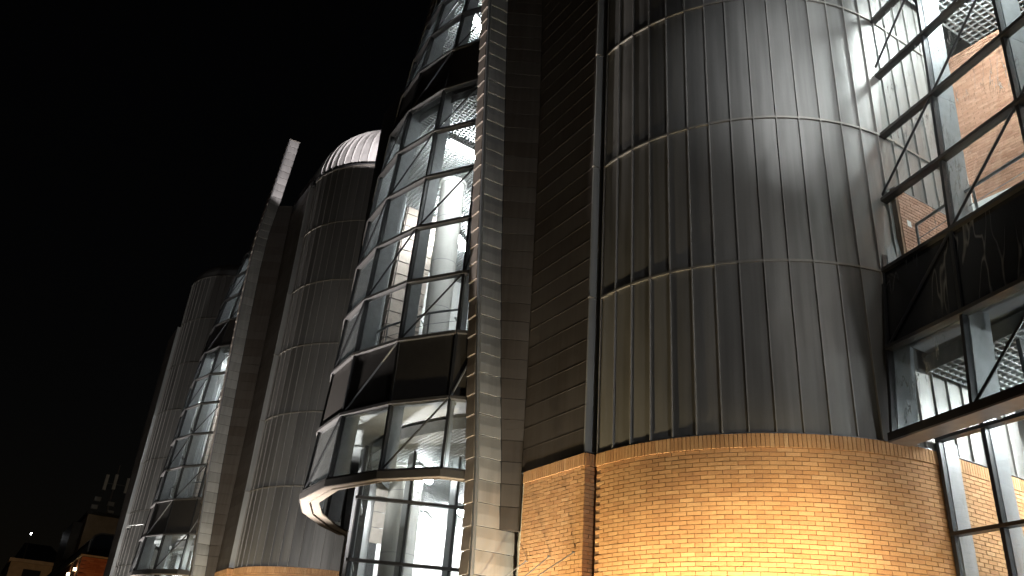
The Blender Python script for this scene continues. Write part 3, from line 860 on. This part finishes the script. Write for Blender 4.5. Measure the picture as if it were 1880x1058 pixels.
def stair(label):
    t = thing('staircase', (-18.3, 9.0, 6.25), label, 'stairs')
    for y in (8.6, 10.0):
        mb = MB(); mb.bar((-17.6, y, 6.3), (-20.6, y, 9.4), 0.09, 0.34); build(mb, 'stringer', 'white', t)
        mb = MB(); mb.bar((-20.6, y+1.6, 9.4), (-17.6, y+1.6, 12.4), 0.09, 0.34); build(mb, 'stringer', 'white', t)
        mb = MB(); mb.bar((-17.6, y, 7.2), (-20.6, y, 10.3), 0.05, 0.05); build(mb, 'rail', 'trim', t)
    for i in range(14):
        f = (i+.5)/14
        mb = MB(); mb.box(-17.6-3*f-.13, 8.62, 6.3+3.1*f-.02, -17.6-3*f+.13, 9.98, 6.3+3.1*f+.03); build(mb, 'tread', 'grey', t)
    mb = MB(); mb.box(-22.0, 8.4, 9.35, -20.5, 11.8, 9.5); build(mb, 'landing', 'white', t)
    return t
def room_bay(dx, near):
    sh = lambda f: (lambda x: f(x-dx))
    xl, xr, yb = -23.0+dx, -12.75+dx, 14.3
    where = 'the big bay' if near else 'the small bay'
    g1 = sh(poly_y(VB, 1, 1.25)); cl = lambda x: 7.05+(-18.1+dx-x)*0.4785 if x < -18.1+dx else 0.0
    f1 = lambda x: max(g1(x), cl(x)); g2 = sh(poly_y(VB, 2, 0.12)); f2 = lambda x: max(g2(x), cl(x) if x < -20.4+dx else 0.0); f7 = sh(poly_y(VB, 7, 0.25)); f8 = sh(poly_y(VB, 8, 0.12)); f11 = sh(poly_y(VB, 11, 0.3))
    mesh_ceiling(None, xl, xr, f1, yb, 4.72, 'low metal grid ceiling over the entrance of '+where)
    mesh_ceiling(None, xl, xr, f7, yb, 12.82, 'tall middle grid ceiling inside '+where)
    mesh_ceiling(None, xl, xr, f11, yb, 18.1, 'top grid ceiling inside '+where)
    slab(xl, xr, f2, yb, 5.0, 6.22); slab(xl, xr, f8, yb, 13.1, 14.3)
    slab(xl, xr, f11, yb, 18.36, 18.42)
    mb = MB(); mb.box(xl-.1, yb, GZ, xr+.1, yb+.15, 5.0); struct('room_wall', mb, 'white')
    mb = MB(); mb.box(xl-.1, yb, 5.02, xr+.1, yb+.15, 18.4); struct('room_wall', mb, 'grey')
    mb = MB(); mb.box(xl-.15, 9.45, GZ, xl, yb, 5.0); mb.box(xl-.15, 7.6, 5.02, xl, yb, 18.4); struct('room_wall', mb, 'white')
    mb = MB(); mb.box(xr-.02, 7.56, GZ, xr+.1, yb, 18.4); struct('room_wall', mb, 'white')
    mb = MB(); mb.box(xl-.1, 7.52, 5.05, -20.9+dx, 7.6, 18.4); mb.hexa([(-18.1+dx, 6.98, GZ), (-18.1+dx, 6.98, 4.99), (-23.1+dx, 9.37, 4.99), (-23.1+dx, 9.37, GZ)], [(-18.1+dx, 7.1, GZ), (-18.1+dx, 7.1, 4.99), (-23.1+dx, 9.52, 4.99), (-23.1+dx, 9.52, GZ)]); struct('room_wall', mb, 'dark')
    # dark facing boards at the back of the lobby
    z = 0
    mb = MB(); mb.box(xl-.1, 9.0, 18.5, xr+.1, yb+.15, 18.6); struct('flat_roof', mb, 'dark')
    T = [((-15.84, 6.95, 12.55), (-15.92, 7.95, 12.55), 'long bright tube lamp high in '+where),
         ((-19.9, 9.4, 12.55), (-20.5, 10.2, 12.55), 'bright tube lamp deep in the middle storey of '+where),
         ((-14.3, 9.0, 12.55), (-14.4, 10.0, 12.55), 'tube lamp by the right fin in the middle storey of '+where),
         ((-17.0, 7.7, 4.55), (-17.7, 8.4, 4.55), 'tube lamp under the first spandrel of '+where),
         ((-21.7, 10.2, 4.55), (-22.6, 10.9, 4.55), 'left tube lamp over the entrance of '+where),
         ((-21.6, 12.0, 4.55), (-22.6, 12.4, 4.55), 'lower tube lamp over the entrance of '+where),
         ((-20.0, 10.4, 4.55), (-20.5, 10.9, 4.55), 'right tube lamp over the entrance of '+where),
         ((-15.3, 9.3, 4.55), (-15.4, 10.6, 4.55), 'tube lamp close to the fin over the entrance of '+where),
         ((-18.4, 8.2, 12.55), (-18.9, 9.0, 12.55), 'added fill tube lamp left of the tall columns in the middle storey of '+where),  # added to even out the glow of this storey
         ((-15.6, 8.4, 17.9), (-15.8, 9.2, 17.9), 'added fill tube lamp near the fin at the top of '+where),  # added to brighten the top storey
         ((-16.7, 7.6, 17.9), (-17.1, 8.3, 17.9), 'round looking lamp at the very top of '+where)]
    for a, b, l in T:
        tube_light((a[0]+dx, a[1], a[2]), (b[0]+dx, b[1], b[2]), l, 0.08)
    column(-17.75+dx, 8.1, 6.22, 12.8, 0.33, 'tall pale column behind the middle storey of '+where)
    column(-16.0+dx, 9.4, 6.22, 12.8, 0.33, 'second tall column nearer the fin inside '+where)
    column(-17.55+dx, 7.75, GZ, 4.72, 0.38, 'thick cream column behind the entrance glass of '+where)
    column(-17.3+dx, 9.9, GZ, 4.72, 0.34, 'white column deeper behind the entrance of '+where)
    rr = [(x+dx, y) for x, y in [(-19.6, 7.2), (-18.2, 6.2), (-16.6, 5.85), (-15.5, 5.95), (-14.3, 6.35), (-13.5, 6.9)]]
    railing(rr, 6.22, 'handrail along the middle storey of '+where)
    railing([(x, y+.7) for x, y in rr], 14.3, 'handrail along the top storey of '+where)
room_bay(0, True); room_bay(-P2, False)
st1 = stair('white stair flights climbing behind the big bay')
st2 = copy_tree(st1, -P2, label='white stair flights behind the small distant bay')

# room behind the leaning glass wall
fA = lambda x: 10.3-0.28*(x+6.7)
def cutf(ins): return lambda x: 10.45-0.27*(x+6.7)+ins
mesh_ceiling(None, -6.5, 0.5, cutf(0.35), 16.3, 4.72, 'grid ceiling under the dark band at the right edge', 0.13)
mesh_ceiling(None, -6.5, 0.5, cutf(0.9), 16.3, 12.82, 'high grid ceiling behind the leaning glass wall', 0.14)
slab(-6.5, 0.5, cutf(0.0), 16.3, 5.0, 6.22); slab(-6.5, 0.5, cutf(1.0), 16.3, 13.1, 14.3)
mb = MB(); mb.box(-8.2, 16.3, GZ, 0.7, 16.45, 15); struct('room_wall', mb, 'white')
mb = MB(); mb.box(0.5, 9.5, GZ, 0.65, 16.3, 15); struct('room_wall', mb, 'white')
mb = MB(); mb.box(-8.2, 13.18, GZ, -8.05, 16.3, 15); struct('room_wall', mb, 'white')
mb = MB(); mb.box(-7.36, 14.0, 6.23, -7.12, 14.3, 12.80); struct('partition_post', mb, 'white')
mb = MB(); mb.box(-7.1, 14.1, 7.9, 0.48, 14.3, 9.18); struct('gallery_front', mb, 'white')
t = thing('terracotta_wall', (-4, 14.2, 9.2), 'terracotta brick wall glowing behind the leaning glass at upper right', 'brick wall')
mb = MB(); mb.box(-8.0, 14.212, 9.2, 0.48, 14.4, 12.80); build(mb, 'mortar_core', 'mortar', t)
sl = []; flat_slots(-8.0, 0.4, 14.2, 9.2, 12.8, sl); brick_wall(t, sl, 60, 31, 'brick_pale')
tube_light((-5.35, 11.75, 12.45), (-5.1, 12.6, 12.45), 'lamp glaring by the first steel mullion at upper right', 0.09, 'tube_bright')
tube_light((-4.15, 11.5, 12.45), (-3.9, 12.4, 12.45), 'lamp glaring by the second steel mullion at upper right', 0.09, 'tube_bright')
tube_light((-1.6, 10.4, 12.3), (-1.2, 11.4, 12.3), 'lamp inside the right glass wall near the terracotta wall', 0.09, 'tube_bright')
tube_light((-5.5, 12.6, 4.5), (-5.2, 13.4, 4.5), 'added fill lamp beside the zinc flank under the right hand grid ceiling', 0.08, 'tube_bright')  # added to brighten the lower band of glazing
tube_light((-4.6, 12.4, 4.5), (-3.7, 12.2, 4.5), 'lamp under the right hand grid ceiling', 0.08, 'tube_bright')
tube_light((-3.2, 11.2, 3.6), (-2.6, 11.2, 3.6), 'lobby lamp behind the bottom right glass', 0.09, 'tube_bright')
railing([(-6.3, 10.75), (-5.2, 10.45), (-4.1, 10.2), (-3.0, 9.95)], 6.22, 'handrail behind the leaning glass wall')
t = thing('brick_dado', (CEN[0], CEN[1], 6.22), 'interior brick dado below the bright zinc behind the right glass', 'brick wall')
XD = CEN[0]+RZ+0.075
mb = MB(); mb.box(XD-.1, 10.75, 6.22, XD-.012, 13.15, 7.9); build(mb, 'mortar_core', 'mortar', t)
mb = MB(); mb.box(XD-.11, 10.75, 7.902, XD+.004, 13.16, 7.92); build(mb, 'cap_strip', 'trim', t)
sl = []
for k in range(27):
    y = 10.8
    if k % 2: sl.append(((XD-.025, y+BL/4, 7.9-CH*(k+.5)), math.pi/2, BL/2)); y += BL/2
    while y < 12.95: sl.append(((XD-.025, y+BL/2, 7.9-CH*(k+.5)), math.pi/2, BL)); y += BL
brick_wall(t, sl, 150, 21, 'brick_pale')
mb = MB(); mb.box(-6.62, 10.95, 7.25, -6.55, 11.05, 7.36); build(mb, 'wall_plate', 'white', t)

# ------------------------------------------------------------------ outside lamps and added fill lights
def spot(parent, at, target, power, col, size_deg, blend, rad):
    l = D.lights.new('lamp_beam', 'SPOT'); l.energy = power; l.color = col; l.spot_size = R_(size_deg); l.spot_blend = blend; l.shadow_soft_size = rad
    o = D.objects.new('lamp_beam', l); COL.objects.link(o); o.parent = parent
    o.location = (Vector(at)-ORI[parent.name])*U
    o.rotation_euler = (Vector(target)-Vector(at)).to_track_quat('-Z', 'Y').to_euler()
def floodlight(at, target, power, col, label, size=110, blend=0.6, lens='flood', s=0.12):
    t = thing('floodlight', at, label, 'floodlight', 'floodlights washing the facade')
    a = Vector(at); d = (Vector(target)-a).normalized()
    mb = MB(); mb.tube(a-d*s*0.9, a, s*0.7, 12, s); build(mb, 'housing', 'dark', t, True)
    mb = MB(); mb.tube(a-d*.02, a-d*.01, s*.9, 12); build(mb, 'lens', lens, t)
    mb = MB(); mb.bar(a-d*s*.6+Vector((0, 0, -.01)), a-d*s*.6+Vector((0, 0, -s*1.6)), 0.04, 0.04); build(mb, 'bracket', 'dark', t)
    spot(t, a+d*.03, target, power, col, size, blend, s*U*.8)
    return t
GLF = GZ+0.2
def brick_uplight(deg, dist, aim_z, power, size, label):
    a = cyl(CEN, RB+dist, deg, GLF); b = cyl(CEN, RB, deg, aim_z)
    floodlight(a, b, power, WARM, label, size, 0.9, 'warm_lens')
brick_uplight(-43.5, 2.1, 1.1, 2500, 46, 'ground uplight set back before the middle of the nearest brick curve')
brick_uplight(-66, 2.0, 0.8, 2300, 48, 'ground uplight set back before the left part of the nearest brick curve')
brick_uplight(-24, 2.1, 0.9, 1000, 50, 'ground uplight set back before the right end of the nearest brick curve')
brick_uplight(-44, 0.9, 0.3, 900, 60, 'ground uplight close under the middle of the nearest brick curve')
floodlight((-10.6, 6.2, GLF), (-10.95, 7.5, 2.0), 1600, WARM, 'ground uplight in front of the brick pier', 110, 0.8, 'warm_lens')
floodlight((-30.0, 6.3, GLF), (-30.4, 7.8, 3.2), 1500, WARM, 'ground uplight in front of the domed drum', 115, 0.8, 'warm_lens')
floodlight((-11.4, 6.45, GLF), (-12.3, 7.1, 3.5), 800, (1, .97, .92), 'white ground uplight beside the foot of the near fin', 60, 0.6)
for dx, w in ((0, 'big'), (-P2, 'small distant')):
    floodlight((-20.2+dx, 2.7, GLF), (-16.9+dx, 5.4, 4.8), 10000, (1, .94, .91), 'white ground floodlight in front of the %s bay' % w, 46, 1.0, 'flood', 0.15)
floodlight((-23.2, 8.8, 19.9), (-30.6, 9.4, 24.0), 5000, (1, .9, .9), 'roof floodlight aimed at the dome', 64, 0.1)

floodlight((-16.3, 4.1, GLF), (-16.8, 5.6, 3.5), 90, (1, .85, .65), 'warm ground uplight under the ledge of the big bay', 120, .7, 'warm_lens')
floodlight((0.2, 6.3, 10.6), (-6.9, 9.9, 10.2), 2300, (.95, .98, 1), 'added upper fill lamp for the unseen next bay, aimed across the drum', 42, 1.0, 'flood', .3)  # added out of view, stands in for the next bay's glow
floodlight((0.2, 6.3, 6.4), (-7.0, 9.6, 7.4), 260, (1, .95, .88), 'added lower fill lamp for the unseen next bay, aimed across the drum', 60, 1.0, 'flood', .3)  # second added fill for that glow, lower down
floodlight((4.0, 7.5, GLF), (-12, 7.6, 5.0), 1500, (.96, .98, 1), 'added ground fill lamp out of view right of the camera', 75, 0.8, 'flood', .2)  # added fill for fins and drum, in place of the next bay
floodlight((-20.5, 3.9, GLF), (-33, 7.4, 8), 2900, (1, .97, .94), 'added ground fill lamp by the big bay facing the domed drum', 80, 0.8, 'flood', .2)  # added fill below the view for the domed drum and its fin
floodlight((-40.0, 3.0, GLF), (-49, 7.0, 10), 3600, (1, .96, .9), 'added ground fill lamp by the small bay facing the far drum', 80, 0.8, 'flood', .2)  # added fill below the view for the far drum

# ------------------------------------------------------------------ small things
t = thing('security_camera', (-37.9, 5.3, 5.6), 'white security camera on a long bracket at the small bay', 'camera')
mb = MB(); mb.tube((-37.15, 5.17, 5.46), (-37.72, 4.72, 5.40), 0.022, 8); build(mb, 'bracket', 'white', t)
mb = MB(); mb.tube((-37.72, 4.72, 5.42), (-37.72, 4.72, 5.30), 0.075, 12); build(mb, 'housing', 'white', t, True)
mb = MB(); mb.tube((-37.72, 4.72, 5.30), (-37.72, 4.72, 5.22), 0.06, 12, 0.025); build(mb, 'dome_lens', 'night', t, True)
for k, (a, b, l) in enumerate([((-10.44, 7.44, 2.09), (-10.95, 6.7, 1.45), 'right thin stay cable hooked into the brick pier'),
                               ((-11.09, 7.44, 2.09), (-11.45, 6.7, 1.35), 'middle thin stay cable hooked into the brick pier'),
                               ((-11.74, 7.44, 2.08), (-12.1, 6.75, 1.45), 'left thin stay cable hooked into the brick pier')]):
    t = thing('stay_cable', a, l, 'cable', 'stay cables on the brick pier')
    mb = MB(); mb.tube(a, b, 0.008, 6); build(mb, 'cable', 'trim', t)
    mb = MB(); mb.tube((a[0], a[1]+.03, a[2]), (a[0], a[1]-.02, a[2]), 0.010, 8); mb.tube((a[0], a[1]-.015, a[2]-.012), (a[0], a[1]-.015, a[2]+.014), .014, 6); build(mb, 'hook', 'trim', t)

# ------------------------------------------------------------------ distant buildings, lower left
def windows(t, rects, x):
    for (y0, y1, z0, z1) in rects:
        mb = MB(); mb.box(x, y0, z0, x+.12, y1, z1); o = build(mb, 'window', 'night', t)
        mb = MB(); mb.box(x+.1, y0-.1, z0-.12, x+.3, y1+.1, z0); build(mb, 'sill', 'render', t)
t = thing('brick_block', (-80, 9, GZ), 'low red brick block lit at the bottom left', 'building')
mb = MB(); mb.box(-110, 7.1, GZ, -80, 16, 8.5); build(mb, 'wall', 'redbrick', t)
sl = MB(); r = random.Random(4)
for k in range(60):
    for i in range(16):
        b = brick_mesh(0.6-.05, 0.16-.025, 0.1, r); rot = Matrix.Rotation(math.pi/2, 3, 'Z')
        c = Vector((-79.98, 7.45+.6*i+(.3 if k % 2 else 0), 8.4-.16*k)); sl.add([rot @ v + c for v in b.v], b.f)
build(sl, 'brickwork', 'redbrick', t, kind='stuff')
mb = MB(); mb.box(-110.1, 6.95, 8.52, -79.85, 16.1, 8.66); build(mb, 'coping', 'render', t)
for i in range(2):
    mb = MB(); mb.tube((-82-5*i, 6.9, 7.6), (-82-5*i, 7.1, 7.6), .12, 8); build(mb, 'wall_lamp', 'warm_lens', t)
t = thing('roof_pavilion', (-84, 10, 8.7), 'dark blue rooftop storey with a pale rounded edge', 'building')
mb = MB()
prof = [(7.75, 8.7), (7.75, 10.2), (8.0, 10.75), (8.5, 11.0), (17, 11.0), (17, 8.7)]
mb.add([(-84, y, z) for y, z in prof]+[(-125, y, z) for y, z in prof], [(0,1,2,3,4,5), (11,10,9,8,7,6)]+[(i, (i+1)%6, 6+(i+1)%6, 6+i) for i in range(6)])
build(mb, 'roof_shell', 'blueroof', t)
mb = MB()
for a, b in zip(prof[:5], prof[1:5]): mb.bar((-83.95, *a), (-83.95, *b), .16, .1, (1, 0, 0))
mb.bar((-83.9, 7.72, 10.3), (-125, 7.72, 10.3), .12, .12); build(mb, 'edge_trim', 'seam', t)
t = thing('plant_tower', (-105, 12, 9), 'brown rooftop block carrying antennas at the far left', 'building')
mb = MB(); mb.box(-118, 8.7, GZ, -105, 17, 15.6); build(mb, 'wall', 'render', t)
mb = MB(); mb.box(-118.2, 8.5, 15.62, -104.8, 17.2, 15.9); build(mb, 'coping', 'dark', t)
mb = MB(); mb.box(-119.0, 7.7, GZ, -108, 8.68, 15.0); build(mb, 'side_wall', 'dark', t)
t = thing('antenna_mast', (-106, 10.6, 15.9), 'phone antenna cluster above the brown rooftop block', 'antenna')
mb = MB(); mb.tube((-106, 10.6, 15.9), (-106, 10.6, 21.6), .09, 8); build(mb, 'mast', 'trim', t)
for y, z in ((9.6, 18.6), (10.55, 18.8), (11.9, 18.6)):
    mb = MB(); mb.box(-106.1, y-.16, z, -105.7, y+.16, z+1.7); build(mb, 'panel_antenna', 'white', t)
    mb = MB(); mb.bar((-106, 10.6, z+.8), (-105.9, y, z+.8), .06, .06); build(mb, 'arm', 'trim', t)
for y, z in ((9.1, 16.3), (10.7, 16.9), (10.9, 15.95), (9.2, 17.2)):
    mb = MB(); mb.box(-106, y-.3, z, -105.4, y+.35, z+.45); build(mb, 'radio_box', 'grey', t)
t = thing('rendered_house', (-150, 8, GZ), 'pale rendered house with a dark window at the lower left corner', 'building')
mb = MB(); mb.box(-175, 4.0, GZ, -150, 13, 13.9); build(mb, 'wall', 'render', t)
mb = MB(); mb.box(-175.3, 3.7, 13.92, -149.7, 13.2, 14.4); build(mb, 'cornice', 'render', t)
mb = MB(); mb.hexa([(-152, 4.2, 14.42), (-174, 4.2, 14.42), (-172, 5.2, 17.4), (-156, 5.2, 17.4)], [(-152, 12, 14.42), (-174, 12, 14.42), (-172, 9, 17.4), (-156, 9, 17.4)]); build(mb, 'roof', 'dark', t)
windows(t, [(5.9, 8.3, 10.4, 13.0), (9.6, 11.6, 10.4, 13.0)], -150)
t = thing('street_lamp', (-150, 3.5, GZ), 'tiny bright lamp beside the roof at the lower left', 'lamp')
mb = MB(); mb.tube((-149, 5.4, 14.4), (-149, 5.4, 17.9), .06, 6); build(mb, 'pole', 'dark', t)
mb = MB(); mb.tube((-149, 5.4, 17.9), (-148.8, 5.4, 18.1), .07, 8); build(mb, 'lens', 'flood', t)
floodlight((-92, 9, 11.1), (-105.5, 11, 17), 170, (1, .8, .55), 'small added fill lamp on the dark blue rooftop storey', 60, .8, 'warm_lens', .1)  # added to lift the antennas and the brown block
floodlight((-73, 9, GLF), (-80, 9.5, 7.5), 900, (1, .55, .22), 'ground floodlight in front of the red brick block', 90, 0.7, 'warm_lens', .2)
floodlight((-125, 6, GLF), (-150, 8, 12), 2200, (1, .62, .3), 'ground floodlight in front of the pale house', 60, 0.7, 'warm_lens', .2)
